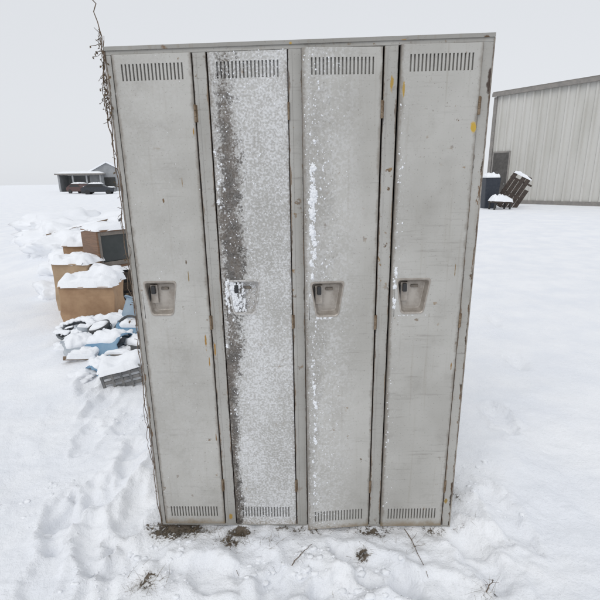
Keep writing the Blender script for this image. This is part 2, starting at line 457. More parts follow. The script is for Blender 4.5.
frosted = simple('frosted_recess', (.62, .615, .61), (.33, .31, .285), 75, .6, .3)
STEEL = simple('latch_steel', (.10, .095, .09), (.20, .17, .14), 60, .45, .2, .6)
dlabels = ['grey door scuffed clean, leftmost of the four', 'door with dark grime stain and heavy frost', 'slightly open door with clinging snow streak', 'rightmost scuffed grey door with yellow chip']
for i in range(4):
    d = obj('door', door_mesh(), dpaint[i], root, (DX0+i*PITCHX+W, -.004, ZB+[0, -.001, -.005, -.002][i]))
    d['label'] = dlabels[i]
    d.rotation_euler = (R([0, -.06, .22, .12][i]), R([0, .04, -.12, .08][i]), R([.2, -.1, 5.6, 1.6][i]))
    rp_ = frosted if i == 1 else rpaint
    obj('handle_recess', recess_mesh(), rp_, d, smooth=False)
    b = bmesh.new()
    bx(b, HXC-.042, HXC-.016, .0150, .0255, HZC-.020, HZC+.048, .001)
    obj('latch_plate', b, rp_, d)
    b = bmesh.new()
    bx(b, HXC-.036, HXC-.021, .003, .0148, HZC+.016, HZC+.046, .003)
    obj('latch', b, BLACK, d)
    b = bmesh.new()
    bx(b, HXC-.045, HXC-.043, .006, .0250, HZC-.032, HZC+.040, .0004)
    obj('latch_slot', b, DARK, d)
    b = bmesh.new()
    bx(b, HXC-.004, HXC+.022, .020, .0258, HZC+.028, HZC+.038, .002)
    obj('finger_pull', b, STEEL, d)
    for z in (1.614, .899, .193):
        obj('hinge', hinge_mesh(z), RUST, d, smooth=False)

doors = [o for o in root.children if o.name.split('.')[0] == 'door']
def clings(door, lst, sub=1, rnd=.36):
    return tag(lumps_mesh('clinging_snow', lst, SNOWF, door, sub, rnd), kind='stuff')
rc = random.Random(5)
SEED = [100]
def inside_recess(x, z): return abs(x-HXC) < .064 and abs(z-HZC) < .070
def grain(L, x, z, r, k=.5, y=.0004):
    SEED[0] += 1
    L.append(((x, y-r*.10, z), (r, r*k, r*(.8+.7*rc.random())), SEED[0]))
def clump(L, x, z, r, y=.0004):
    """a ragged patch of stuck snow: several overlapping flat grains"""
    grain(L, x, z, r*.62, .6, y)
    for q in range(int(6+r*1100)):
        a = rc.random()*6.28; d = r*rc.random()**.6
        xx = x+.75*d*math.cos(a); zz = z+1.35*d*math.sin(a)
        if xx < -W+.002: continue
        grain(L, xx, zz, r*(.20+.34*rc.random())*(1.15-.5*d/r), .55, y)
# second door
L = []
while len(L) < 1500:
    z = DH*rc.random(); xl = .01+.24*rc.random()
    m = noise.noise(Vector((xl*14, z*6, 3.3)))*.9+.45
    if rc.random() > m or inside_recess(xl-W, z): continue
    grain(L, xl-W, z, .0006+.0016*rc.random()**2)
for i in range(150):
    z = DH*(.03+.95*rc.random()); hi = min(1, max(0, (z-.25)/1.2))
    xl = .020+.030*hi+.030*noise.noise(Vector((z*3.1, 0, 9)))+rc.gauss(0, .018)
    if not .004 < xl < .2 or inside_recess(xl-W, z): continue
    if noise.noise(Vector((z*6, 2, 1))) < .0 and rc.random() < .85: continue
    grain(L, xl-W, z, .0010+.0028*rc.random()**2.5, .6)
for i in range(90):
    z = DH*(.04+.93*rc.random()); xl = .005+.035*rc.random()**1.6
    if noise.noise(Vector((z*4, 7, 1))) < -.05 or inside_recess(xl-W, z): continue
    clump(L, xl-W, z, .002+.006*rc.random()**2)
for i in range(22): clump(L, HXC-.064+.012*rc.random(), HZC-.055+.125*rc.random(), .004+.005*rc.random())
# snow packed in the left half of the handle cup, ragged towards the middle
for i in range(110):
    t = rc.random()**1.4; z = HZC-.055+.112*rc.random()
    x = HXC-.050+.050*t+.18*max(0, HZC-z)*.5
    clump(L, x, z, (.009-.004*t)*(.5+.7*rc.random()), .003+.012*t)
for i in range(90):
    z = HZC-.05+.10*rc.random(); x = HXC-.01+.05*rc.random()
    grain(L, x-.1*max(0, HZC-z)*2, z, .0008+.0020*rc.random(), .6, .0245)
clings(doors[1], L)
# third door: a ragged line of clumps
L = []
for i in range(330):
    z = .10+1.60*rc.random()
    w = math.exp(-((z-1.27)/.19)**2)+.50*math.exp(-((z-.50)/.24)**2)+.10
    if rc.random() > w: continue
    xl = .030+.013*noise.noise(Vector((z*5, 4, 2)))+rc.gauss(0, .0045)
    if inside_recess(xl-W, z) and xl > .02: continue
    clump(L, xl-W, z, .0024+.0125*rc.random()**1.5*min(1, w+.1))
for i in range(900):
    z = DH*rc.random(); xl = abs(rc.gauss(0, .055))+.004
    if xl > .24 or inside_recess(xl-W, z): continue
    grain(L, xl-W, z, .0007+.0018*rc.random()**2)
for i in range(60):
    z = 1.0+.7*rc.random(); xl = .012+.07*rc.random()
    if inside_recess(xl-W, z): continue
    clump(L, -W+xl, z, .0015+.0035*rc.random()**2)
for i in range(12): clump(L, HXC-.040+.07*rc.random(), HZC-.067, .005)
clings(doors[2], L)
L = []
for i in range(160):
    z = .1+1.6*rc.random(); xl = .004+abs(rc.gauss(0, .012))
    if inside_recess(xl-W, z): continue
    grain(L, xl-W, z, .0008+.003*rc.random()**4)
for i in range(16): clump(L, -W+.009+.010*rc.random(), HZC-.05+.15*rc.random(), .003+.006*rc.random())
for i in range(8): clump(L, -W+.03+.10*rc.random(), HZC-.071, .0025)
clings(doors[3], L)
L = []
for i in range(160):
    z = DH*rc.random(); xl = W*rc.random()
    if inside_recess(xl-W, z): continue
    grain(L, xl-W, z, .0006+.0011*rc.random()**3)
clings(doors[0], L)
# the old cabinet is racked: its right side stands a little taller than its left
bpy.context.view_layer.update()
def under(o):
    for c in o.children:
        yield c; yield from under(c)
inv = root.matrix_world.inverted()
for o in list(under(root)):
    M = inv @ o.matrix_world; Mi = M.inverted()
    for v in o.data.vertices:
        p = M @ v.co; p.z += (p.z/LH)*(.0045+.0065*p.x/.61)
        v.co = Mi @ p

# ------------------------------------------------------------ dry vine on the left corner
STEM = simple('dry_stem', (.10, .07, .05), (.18, .13, .09), 60, .85)
root_m = Matrix.Translation(root.location) @ Euler(root.rotation_euler).to_matrix().to_4x4()
def lw(x, y, z): return root_m @ Vector((x, y, z))
vine = thing('dry_vine', 'dry brown vine clinging to the left edge of the lockers', 'vine', lw(LX0-.01, 0, 0))
rv = random.Random(8)
b = bmesh.new()
def rel(p): return p - vine.location
def wander(z0, z1, st, amp, s, off=0):
    return [lw(LX0-.004+off+amp*noise.noise(Vector((z*9, s, 0)))+amp*.5*noise.noise(Vector((z*31, s, 5))), -.002+.008*noise.noise(Vector((z*11, s, 9))), z) for z in np.arange(z0, z1, st)]
main = wander(-.01, 1.80, .02, .010, 1.3)
main += [lw(LX0-.006, -.004, 1.82), lw(LX0-.004, 0, 1.86), lw(LX0-.014, .01, 1.90), lw(LX0-.018, .0, 1.925), lw(LX0-.012, .01, 1.95), lw(LX0-.026, .01, 1.965), lw(LX0-.045, .02, 1.975)]
tube(b, [rel(p) for p in main], .0017, .0016, 5)
for (z0, z1, s, off) in [(1.35, 1.84, 2.7, 0), (1.52, 1.86, 5.1, -.004), (1.60, 1.90, 7.7, -.004), (.9, 1.3, 9.2, 0), (1.62, 1.88, 11.3, -.006), (1.66, 1.87, 13.9, .002), (.3, .7, 15.5, 0)]:
    tube(b, [rel(p) for p in wander(z0, z1, .018, .020, s, off)], .0013, .0008, 5)
obj('stem', b, STEM, vine)
b = bmesh.new()
for i in range(110):
    z = 1.62+.25*rv.random() if i < 62 else (1.1+.5*rv.random() if i < 84 else .1+1.1*rv.random())
    tangle = i < 62
    p = lw(LX0-.004, .0, z); pts = [p]; d = Vector((rv.uniform(-1, .25 if tangle else .1), -.4*rv.random(), rv.uniform(-1, .9))).normalized()
    for q in range(rv.randint(2, 6) if tangle else rv.randint(1, 3)):
        p = p+d*(.003+.007*rv.random()); d = (d+Vector((rv.uniform(-.6, .7), rv.uniform(-.4, .4), rv.uniform(-.8, .6)))).normalized(); pts.append(p)
    tube(b, [rel(p) for p in pts], .0011, .0006, 4)
    if rv.random() < .5:
        s = .003+.006*rv.random(); t = rel(pts[-1]); a = Vector((rv.uniform(-1, 1), rv.uniform(-1, 1), rv.uniform(-1, 0))).normalized()*s; c_ = a.cross(Vector((.3, 1, .2))).normalized()*s*.6
        b.faces.new([b.verts.new(t), b.verts.new(t+a*.6+c_), b.verts.new(t+a*1.6), b.verts.new(t+a*.7-c_)])
obj('twigs', b, simple('dry_leaf', (.13, .09, .05), (.07, .05, .035), 80, .9), vine)

# ------------------------------------------------------------ dead grass and twigs in the snow
GR = simple('dead_grass', (.22, .165, .09), (.07, .05, .03), 50, .85)
b = bmesh.new(); rg = random.Random(21)
def blade(x, y, ln, lean, w=.0010):
    a = rg.random()*6.28; d = Vector((math.cos(a)*lean, math.sin(a)*lean, 1)).normalized()
    p = Vector((x, y, gh(x, y)-.004)); side = Vector((-math.sin(a+1), math.cos(a+1), 0))*w
    pr = None
    for k in range(4):
        t = k/3; q = p+d*ln*t+Vector((math.cos(a), math.sin(a), -.7))*ln*.35*t*t; ww = side*(1-t*.85)
        cur = (b.verts.new(q-ww), b.verts.new(q+ww))
        if pr: b.faces.new((pr[0], pr[1], cur[1], cur[0]))
        pr = cur
for (u, v, n, sp, ln) in [(178, 528, 90, .06, .03), (230, 541, 80, .035, .04), (362, 553, 60, .018, .034), (146, 583, 90, .035, .045), (488, 596, 22, .015, .05), (415, 545, 24, .03, .04), (372, 531, 60, .07, .028), (455, 505, 22, .03, .03), (240, 533, 70, .04, .035), (300, 529, 80, .14, .026), (440, 530, 24, .04, .03), (330, 592, 10, .02, .03), (270, 545, 26, .04, .035), (205, 530, 50, .05, .03)]:
    g = G(u, v)
    for i in range(n):
        y = g.y+rg.gauss(0, sp*.6)
        blade(g.x+rg.gauss(0, sp), min(y, 1.50), ln*(.4+1.0*rg.random()), .6+1.8*rg.random())
tag(obj('dead_grass', b, GR), kind='stuff')
def twig(u, v, u2, v2, h, label, br=3):
    p0 = G(u, v); p1 = G(u2, v2); p0.z = gh(p0.x, p0.y); p1.z = gh(p1.x, p1.y)+h
    o = bmesh.new(); n = 7; pts = []
    for i in range(n+1):
        t = i/n; p = p0.lerp(p1, t); p += Vector((rg.uniform(-1, 1), rg.uniform(-1, 1), 0))*.004; p.z += .012*math.sin(t*3.1); pts.append(p-p0)
    tube(o, pts, .0018, .0009, 5)
    for k in range(br):
        q = pts[2+k*1]; d = Vector((rg.uniform(-.04, .04), rg.uniform(-.02, .02), .01+.012*rg.random()))
        tube(o, [q, q+d*.5+Vector((.003, 0, .002)), q+d], .0009, .0005, 4)
    t = obj('twig', o, STEM); t.location = p0; tag(t, label, 'twig')
twig(292, 566, 313, 548, .006, 'short dry twig on the snow before the third door', 1)
twig(405, 528, 428, 580, .014, 'longer bent twig on the snow before the rightmost door', 2)
twig(226, 535, 238, 572, .010, 'dark twig lying by the grass tuft before the second door', 3)
twig(486, 596, 493, 585, .05, 'upright dry weed stalk at the bottom right corner', 4)

# ------------------------------------------------------------ junk on the left
CARD = simple('cardboard', (.42, .275, .165), (.31, .19, .11), 5, .85, .1)
CARD2 = simple('pale_cardboard', (.45, .33, .22), (.35, .25, .16), 5, .85, .1)
def carton(x, y, rz, sx, sy, sz, mat, label, cap, seed):
    t = thing('cardboard_box', label, 'box', (x, y, gh(x, y)-.02), (0, R(1.5), rz))
    b = bmesh.new(); bx(b, -sx/2, sx/2, -sy/2, sy/2, 0, sz, .008)
    bmesh.ops.subdivide_edges(b, edges=b.edges[:], cuts=3, use_grid_fill=True)
    for v in b.verts: v.co += Vector((noise.noise(v.co*5+Vector((seed, 0, 0))), noise.noise(v.co*5+Vector((0, seed, 0))), 0))*.028
    obj('carton', b, mat, t)
    b = bmesh.new()
    bx(b, -sx/2-.004, sx/2+.004, -sy/2-.012, -.004, sz+.001, sz+.006, .001, Matrix.Rotation(R(1.2), 4, 'X'))
    bx(b, -sx/2-.004, sx/2+.004, .004, sy/2+.006, sz+.001, sz+.006, .001)
    obj('flap', b, mat, t)
    b = bmesh.new(); snow_cap(b, -sx/2-.016, sx/2+.016, -sy/2-.026, sy/2+.012, sz+.008, cap, seed, 26, None, 1.7)
    obj('snow_cover', b, SNOW, t, smooth=True)
    return t
carton(-2.14, 4.34, R(6), .50, .40, .38, CARD, 'brown box under snow, lowest in front of the junk pile', .095, 1.3)
carton(-2.55, 4.90, R(-8), .42, .34, .56, CARD2, 'tall tan box under snow beside the old television', .08, 4.1)
carton(-2.18, 4.78, R(20), .30, .26, .44, CARD, 'small brown box wedged under the television screen', .05, 6.4)
carton(-2.86, 5.75, R(14), .46, .36, .62, CARD, 'brown box deep in snow behind the tall tan box', .10, 8.8)
cr = thing('dark_crate', 'black crate under the old wooden television', 'crate', (-2.28, 5.35, gh(-2.28, 5.35)-.02), (0, 0, R(20)))
b = bmesh.new()
bx(b, -.34, .34, -.26, .26, 0, .42, .01)
obj('crate_body', b, BLACK, cr)
b = bmesh.new()
for z in (.02, .15, .28):
    bx(b, -.35, .35, -.272, -.262, z, z+.10, .003); bx(b, .342, .352, -.26, .26, z, z+.10, .003)
obj('slats', b, simple('dark_wood', (.05, .04, .035), (.09, .07, .05), 10, .8, .2, 0, (1, 1, 12)), cr)
b = bmesh.new(); snow_cap(b, -.36, .36, -.29, .29, .424, .035, 7.7); obj('snow_cover', b, SNOW, cr, smooth=True)
WOOD = simple('tv_wood', (.22, .12, .065), (.14, .075, .04), 6, .5, .1, 0, (1, 1, 14))
tv = thing('old_television', 'old wooden cased television with dark screen on the junk pile', 'television', (-2.30, 5.30, .44), (0, 0, R(48)))
b = bmesh.new()
bx(b, -.26, -.24, -.22, .20, 0, .45, .003); bx(b, .24, .26, -.22, .20, 0, .45, .003)
bx(b, -.2395, .2395, -.22, .20, .43, .45, .003); bx(b, -.2395, .2395, -.22, .20, 0, .02, .003)
bx(b, -.239, .239, .18, .198, .021, .429)
obj('cabinet', b, WOOD, tv)
b = bmesh.new()
bx(b, -.239, -.205, -.205, -.19, .021, .429, .004); bx(b, .135, .239, -.205, -.19, .021, .429, .004)
bx(b, -.2045, .1345, -.205, -.19, .385, .429, .004); bx(b, -.2045, .1345, -.205, -.19, .021, .075, .004)
obj('bezel', b, simple('tv_bezel', (.23, .20, .17), (.16, .14, .12), 15, .5), tv)
b = bmesh.new(); n = 10; g = []
for i in range(n+1):
    g.append([b.verts.new((-.2065+.343*i/n, -.188-.018*(1-((2*i/n-1)**2))*(1-((2*j/n-1)**2)), .073+.314*j/n)) for j in range(n+1)])
for i in range(n):
    for j in range(n): b.faces.new((g[i][j], g[i+1][j], g[i+1][j+1], g[i][j+1]))
obj('screen', b, simple('tv_glass', (.025, .032, .03), (.045, .05, .05), 3, .2, .0), tv, smooth=True)
for z in (.34, .26):
    b = bmesh.new(); tube(b, [(.188, -.206, z), (.188, -.228, z)], .024, .020, 16); obj('knob', b, BLACK, tv)
b = bmesh.new(); snow_cap(b, -.27, .27, -.225, .205, .452, .07, 2.2); obj('snow_cover', b, SNOW, tv, smooth=True)

BLUE = simple('faded_blue', (.11, .24, .38), (.22, .34, .45), 6, .5)
PALE = simple('pale_plastic', (.40, .44, .48), (.54, .57, .60), 6, .5)
DGREY = simple('dark_scrap', (.05, .055, .06), (.10, .10, .10), 12, .6)
GREY = simple('dull_grey_metal', (.14, .145, .15), (.24, .23, .22), 18, .5, .15, .3)
WEATH = simple('weathered_wood', (.20, .18, .16), (.30, .28, .25), 8, .85, .3, 0, (1, 14, 14))
def tub(b, a0, b0, a1, b1, h, th):
    def ring(a, c, z, n=6, r=.04):
        return [b.verts.new((p.x, p.y, z)) for p in
                [Vector((sx*(a-r)+r*math.cos(q0+k*math.pi/2/n), sy*(c-r)+r*math.sin(q0+k*math.pi/2/n))) for sx, sy, q0 in ((1, 1, 0), (-1, 1, math.pi/2), (-1, -1, math.pi), (1, -1, 1.5*math.pi)) for k in range(n+1)]]
    rs = [ring(a0, b0, 0), ring(a1, b1, h-.012), ring(a1+.018, b1+.018, h-.012), ring(a1+.018, b1+.018, h), ring(a1-th, b1-th, h), ring(a0-th, b0-th, th)]
    for A, B in zip(rs, rs[1:]):
        m = len(A)
        for i in range(m): b.faces.new((A[i], A[(i+1) % m], B[(i+1) % m], B[i]))
    b.faces.new(rs[0]); b.faces.new(rs[-1])
def at(x, y, dz=0): return (x, y, gh(x, y)+dz)
def shell(label, loc, rot, r, ln, a0, a1, mat, seed, cap=True):
    """a bent sheet of plastic, ragged at one end, with snow lying on it"""
    t = thing('plastic_scrap', label, 'scrap', loc, rot)
    b = bmesh.new(); n, m = 18, 12; lay = []
    for th in (0, .006):
        g = []
        for i in range(n+1):
            a = a0+(a1-a0)*i/n
            k = 1+.12*noise.noise(Vector((i*.25, seed, 1)))
            g.append([b.verts.new((-ln/2+ln*j/m+(.03*noise.noise(Vector((i*.5, seed, 0))) if j in (0, m) else 0), (r*k-th)*math.cos(a), (r*k-th)*math.sin(a)*(1+.15*noise.noise(Vector((j*.3, seed, 4)))))) for j in range(m+1)])
        lay.append(g)
    for g in lay:
        for i in range(n):
            for j in range(m): b.faces.new((g[i][j], g[i+1][j], g[i+1][j+1], g[i][j+1]))
    A, B = lay
    for i in range(n):
        for j in (0, m): b.faces.new((A[i][j], A[i+1][j], B[i+1][j], B[i][j]))
    for j in range(m):
        for i in (0, n): b.faces.new((A[i][j], A[i][j+1], B[i][j+1], B[i][j]))
    obj('sheet', b, mat, t, smooth=True)
    if cap:   # snow follows the curve of the sheet
        b = bmesh.new(); g = []; n = 18
        for i in range(n+1):
            row = []
            for j in range(n+1):
                u = -1+2*i/n; v = -1+2*j/n
                f = max(0, (1-abs(u)**4)*(1-abs(v)**4))**.5
                a = math.pi/2+v*.72
                q = Vector((u*ln*.43, 0, 0)); nz = noise.noise(Vector((u*3+seed, v*3, seed)))
                rr = r*1.02-.012+.050*f*(1+.6*nz)
                q.x += .03*nz*(1-f)
                row.append(b.verts.new((q.x, rr*math.cos(a), rr*math.sin(a))))
            g.append(row)
        for i in range(n):
            for j in range(n): b.faces.new((g[i][j], g[i+1][j], g[i+1][j+1], g[i][j+1]))
        obj('snow_cover', b, SNOW, t, smooth=True)
    return t
def bucket(label, loc, rot, r, h, mat, seed, snowed=False):
    t = thing('plastic_bucket', label, 'bucket', loc, rot)
    b = bmesh.new(); n = 28
    prof = [(r*.80, 0), (r*.83, .006), (r*.97, h-.03), (r*1.04, h-.028), (r*1.05, h), (r*.96, h), (r*.80, .012)]
    rings = [[b.verts.new((q*math.cos(k*2*math.pi/n), q*math.sin(k*2*math.pi/n), z)) for k in range(n)] for q, z in prof]
    for A, B in zip(rings, rings[1:]):
        for k in range(n): b.faces.new((A[k], A[(k+1) % n], B[(k+1) % n], B[k]))
    b.faces.new(rings[0]); b.faces.new(rings[-1])
    obj('pail', b, mat, t, smooth=False)
    b = bmesh.new(); tube(b, [(r*1.05*math.cos(a), .02+r*.5*math.sin(a), h-.02-r*.9*math.sin(a)) for a in np.linspace(0, math.pi, 16)], .003, .003, 6); obj('handle', b, GREY, t)
    if snowed:
        b = bmesh.new(); snow_cap(b, -r*.92, r*.92, -r*.92, r*.92, h*.7, h*.42, seed, 18, None, .6); obj('snow_filling', b, SNOW, t, smooth=True)
    return t
shell('faded blue bent plastic scrap arching from the snow behind the slatted rack', at(-1.56, 3.34, -.04), (R(4), R(-8), R(-18)), .14, .36, .05, 3.0, BLUE, 1.7)
shell('pale grey bent scrap between the blue scrap and the brown box', at(-1.80, 3.84, -.07), (R(-6), R(6), R(24)), .18, .38, .0, 3.1, PALE, 4.4)
shell('dark curved scrap sticking out of snow against the lockers behind the rack', at(-1.30, 3.30, -.02), (R(0), R(-12), R(-40)), .12, .28, .3, 2.7, DGREY, 8.2)
shell('whitish rounded scrap under the brown box corner', at(-2.02, 3.88, -.05), (R(-8), R(-10), R(100)), .12, .28, .0, 3.1, PALE, 12.3)
shell('low pale scrap lying flat left of the blue scrap', at(-1.84, 3.36, -.09), (R(4), R(6), R(35)), .15, .26, .3, 2.8, PALE, 14.9)
shell('small deep blue scrap half buried just left of the slatted rack', at(-1.52, 3.05, -.05), (R(6), R(-8), R(62)), .09, .18, .2, 2.9, BLUE, 17.2)
shell('bright blue scrap above the faded one, close to the lockers', at(-1.46, 3.60, .0), (R(-10), R(8), R(10)), .12, .30, .1, 3.0, BLUE, 19.4)
bucket('dark bucket full of snow standing crooked behind the blue scrap', at(-1.70, 3.58, -.05), (R(10), R(-14), 0), .09, .18, DGREY, 7.1, True)
bucket('pale upright bucket heaped with snow before the brown box', at(-1.92, 3.60, -.06), (R(-8), R(10), R(20)), .085, .17, PALE, 3.1, True)
tt = thing('storage_tote', 'small blue grey tote tipped over in the snow behind the dark bucket', 'tote', at(-1.54, 3.92, .02), (R(-48), R(10), R(-20)))
b = bmesh.new(); tub(b, .16, .12, .20, .15, .20, .006); obj('tub', b, simple('blue_grey', (.20, .28, .36), (.30, .37, .43), 6, .5), tt)
b = bmesh.new(); snow_cap(b, -.18, .17, -.13, .13, .13, .08, 5.5); obj('snow_filling', b, SNOW, tt, smooth=True)
def boards(label, x, y, rot, l, w, mat, seed, dz=.03):
    bd = thing('broken_board', label, 'board', at(x, y, dz), rot)
    b = bmesh.new(); bx(b, -l/2, l/2, -w/2, w/2, 0, .02, .002); obj('plank', b, mat, bd)
    b = bmesh.new(); snow_cap(b, -l*.42, l*.46, -w*.52, w*.52, .021, .03, seed, 18, None, .6); obj('snow_cover', b, SNOW, bd, smooth=True)
BRWN = simple('brown_board', (.16, .11, .07), (.24, .17, .11), 8, .85, .3, 0, (1, 14, 14))
boards('grey weathered board poking out of snow between rack and blue scrap', -1.44, 3.16, (R(6), R(-14), R(-35)), .36, .07, WEATH, 8.6)
boards('brown board lying slanted before the low pale scrap', -1.72, 3.14, (R(-4), R(10), R(28)), .24, .05, BRWN, 3.3, .01)
boards('dark board end rising from the snow mound behind the television', -3.15, 6.9, (R(5), R(-38), R(20)), .9, .14, DGREY, 7.4, .30)
boards('brown board lying on the far snow mound left of the television', -4.0, 7.9, (R(4), R(-12), R(-15)), 1.3, .16, BRWN, 2.9, .26)
hx, hy = -2.02, 3.68
hc = thing('hose_coil', 'dark coiled hose dusted with snow at the foot of the brown box', 'hose', at(hx, hy, .0), (R(14), R(-6), 0))
b = bmesh.new()
for k in range(4):
    r = .12+.020*(k % 3); z = .02+.026*k
    tube(b, [(r*math.cos(a)+.012*k, .8*r*math.sin(a), z+.012*math.sin(a*2+k)) for a in np.linspace(0, 6.3, 40)], .012, .012, 8)
obj('hose', b, simple('grey_rubber', (.09, .10, .11), (.16, .17, .18), 10, .6), hc, smooth=True)
L = []
for i in range(60):
    a = rg.random()*6.28; r = .12+.04*rg.random()
    L.append(((r*math.cos(a)+.03, .8*r*math.sin(a), .112+.008*rg.random()), (.028, .028, .012), i))
tag(lumps_mesh('snow_cover', L, SNOW, hc, 2, .12), kind='stuff')
pp = thing('bent_pipe', 'thin dark bent pipe looping out of the junk by the lockers', 'pipe', at(-1.42, 3.5, -.02))
b = bmesh.new(); tube(b, [(-.25+.5*t, .1*math.sin(t*5), .24*math.sin(t*3.0)+.03*math.sin(t*9)) for t in np.linspace(0, 1, 22)], .011, .011, 8)
obj('pipe', b, DGREY, pp, smooth=True)
rx_, ry_ = -1.27, 2.90
rk = thing('slatted_rack', 'low slatted dark rack capped with snow beside the locker bank', 'rack', (rx_, ry_, gh(rx_, ry_)-.04), (R(3), R(-9), R(14)))
for sx in (-1, 1):
    for sy in (-1, 1):
        b = bmesh.new(); bx(b, sx*.13-.009, sx*.13+.009, sy*.09-.009, sy*.09+.009, 0, .185, .002); obj('leg', b, GREY, rk)
for z in (.045, .090, .135):
    b = bmesh.new(); bx(b, -.12, .12, -.098, -.086, z, z+.024, .002); obj('slat', b, GREY, rk)
for x in (-.06, .0, .06):
    b = bmesh.new(); bx(b, x-.008, x+.008, -.1025, -.0985, .03, .172, .001); obj('upright', b, GREY, rk)
b = bmesh.new()
for i in range(6): bx(b, -.138+.048*i, -.110+.048*i, -.082, .082, .172, .184, .002)
obj('shelf', b, GREY, rk)
b = bmesh.new(); snow_cap(b, -.15, .15, -.115, .11, .186, .055, 3.6, 22, None, 1.4); obj('snow_cover', b, SNOW, rk, smooth=True)
b = bmesh.new()
def heap(x, y, r, h, seed):
    g = bmesh.ops.create_icosphere(b, subdivisions=4, radius=1)
    z0 = gh(x, y)
    for v in g['verts']:
        q = v.co.copy(); k = 1+.42*noise.noise(q*1.6+Vector((seed, 0, 0)))+.24*noise.noise(q*4+Vector((0, seed, 0)))+.10*noise.noise(q*10+Vector((0, 0, seed)))
        v.co = Vector((x+q.x*r*k, y+q.y*r*.85*k, z0-.02+q.z*h*k))
for i, (x, y, r, h) in enumerate([(-1.70, 3.24, .13, .07), (-1.95, 3.46, .13, .07), (-1.50, 3.50, .10, .10), (-1.72, 4.08, .17, .15), (-1.5, 4.4, .3, .2), (-1.22, 3.12, .12, .08), (-1.62, 2.96, .10, .04), (-1.40, 3.24, .10, .08), (-2.16, 3.96, .12, .08), (-1.80, 3.64, .09, .08), (-1.36, 3.02, .09, .05), (-1.66, 3.44, .08, .09),
                                   (-3.35, 6.4, .45, .30), (-2.9, 6.9, .6, .42), (-3.9, 7.4, .6, .30), (-3.2, 8.2, .8, .45), (-4.6, 8.6, .8, .38), (-4.0, 9.8, 1.0, .45), (-5.4, 10.2, 1.1, .42), (-3.1, 5.45, .28, .24), (-2.55, 6.0, .35, .40)]):
    heap(x, y, r, h, i*3.7)
tag(obj('snow_heap', b, SNOW, smooth=True), kind='stuff')

# ------------------------------------------------------------ right: metal shed and things beside it
s = NT('corrugated_wall'); o = s.tc.outputs['Object']
c = s.mix(s.ramp(s.noise(s.map(o, (.5, .5, .1)), 3, 2, .5), .35, .7), (.56, .55, .52), (.49, .48, .445))
c = s.mix(s.math('MULTIPLY', s.ramp(s.noise(s.map(o, (6, 6, .5)), 3, 3, .6), .6, .75), .25), c, (.30, .24, .18))
WALL = s.set(Base_Color=c, Roughness=.5)
TRIM = simple('shed_trim', (.20, .19, .18), (.27, .25, .23), 5)
sh = thing('metal_shed', 'pale corrugated metal shed with dark eave at the right edge', 'shed', (10.62, 25, -.05), (0, 0, R(-50)))
LSH, DSH, HSH = 8.0, 9.0, 5.70
def corr(b, p0, p1, z0, z1f, period=.40, amp=.07, nrm=Vector((0, -1, 0))):
    p0 = Vector(p0); p1 = Vector(p1); ln = (p1-p0).length; prev = None
    ts = []
    k = 0
    while k*period < ln:
        for f, a in ((0, 0), (.55, 0), (.66, 1), (.86, 1), (.97, 0)):
            t = (k+f)*period/ln
            if t < 1: ts.append((t, a))
        k += 1
    ts.append((1, 0))
    for t, a in ts:
        p = p0.lerp(p1, t)+nrm*amp*a
        cur = (b.verts.new((p.x, p.y, z0)), b.verts.new((p.x, p.y, z1f(t))))
        if prev: b.faces.new((prev[0], cur[0], cur[1], prev[1]))
        prev = cur
RISE = .45
b = bmesh.new(); corr(b, (0, 0, 0), (LSH, 0, 0), 0, lambda t: HSH); obj('front_wall', b, WALL, sh)
gab = lambda t: HSH+RISE*(1-abs(2*t-1))
b = bmesh.new(); corr(b, (0, 0, 0), (0, DSH, 0), 0, gab, nrm=Vector((-1, 0, 0))); obj('end_wall', b, WALL, sh)
b = bmesh.new(); corr(b, (LSH, 0, 0), (LSH, DSH, 0), 0, gab, nrm=Vector((1, 0, 0))); obj('end_wall', b, WALL, sh)
b = bmesh.new(); corr(b, (0, DSH, 0), (LSH, DSH, 0), 0, lambda t: HSH, nrm=Vector((0, 1, 0))); obj('back_wall', b, WALL, sh)
b = bmesh.new()
sl = math.hypot(DSH/2, RISE); an = math.atan2(RISE, DSH/2)
M1 = Matrix.Translation((0, 0, HSH+.02)) @ Matrix.Rotation(an, 4, 'X')
M2 = Matrix.Translation((0, DSH, HSH+.02)) @ Matrix.Rotation(math.pi, 4, 'Z') @ Matrix.Translation((-LSH, 0, 0)) @ Matrix.Rotation(an, 4, 'X')
for M in (M1, M2): bx(b, -.12, LSH+.12, -.2, sl, 0, .08, .01, M)
obj('roof', b, TRIM, sh)
b = bmesh.new(); bx(b, -.14, LSH+.14, -.24, -.14, HSH-.16, HSH+.02, .01); obj('gutter', b, TRIM, sh)
b = bmesh.new()
for M in (M1, M2): snow_cap(b, -.1, LSH+.1, -.17, sl, .08, .07, 3.3, 24, M)
obj('roof_snow', b, SNOW, sh, smooth=True)
b = bmesh.new(); bx(b, -.09, .08, -.09, .02, 0, HSH-.17, .01); obj('corner_trim', b, TRIM, sh)
b = bmesh.new(); bx(b, .20, 1.02, -.10, -.074, .05, 2.7, .01); sd = obj('door', b, simple('shed_door', (.06, .056, .052), (.10, .094, .088), 4), sh)
b = bmesh.new(); bx(b, .90, .96, -.14, -.101, 1.05, 1.15, .01); obj('door_handle', b, GREY, sd)
b = bmesh.new(); bx(b, .12, .198, -.105, -.074, 0, 2.78, .005); bx(b, 1.022, 1.10, -.105, -.074, 0, 2.78, .005); bx(b, .2, 1.02, -.105, -.074, 2.702, 2.78, .005); obj('door_frame', b, TRIM, sh)
b = bmesh.new(); bx(b, 1.12, LSH, -.09, -.073, 0, .25, .01); obj('skirting', b, TRIM, sh)

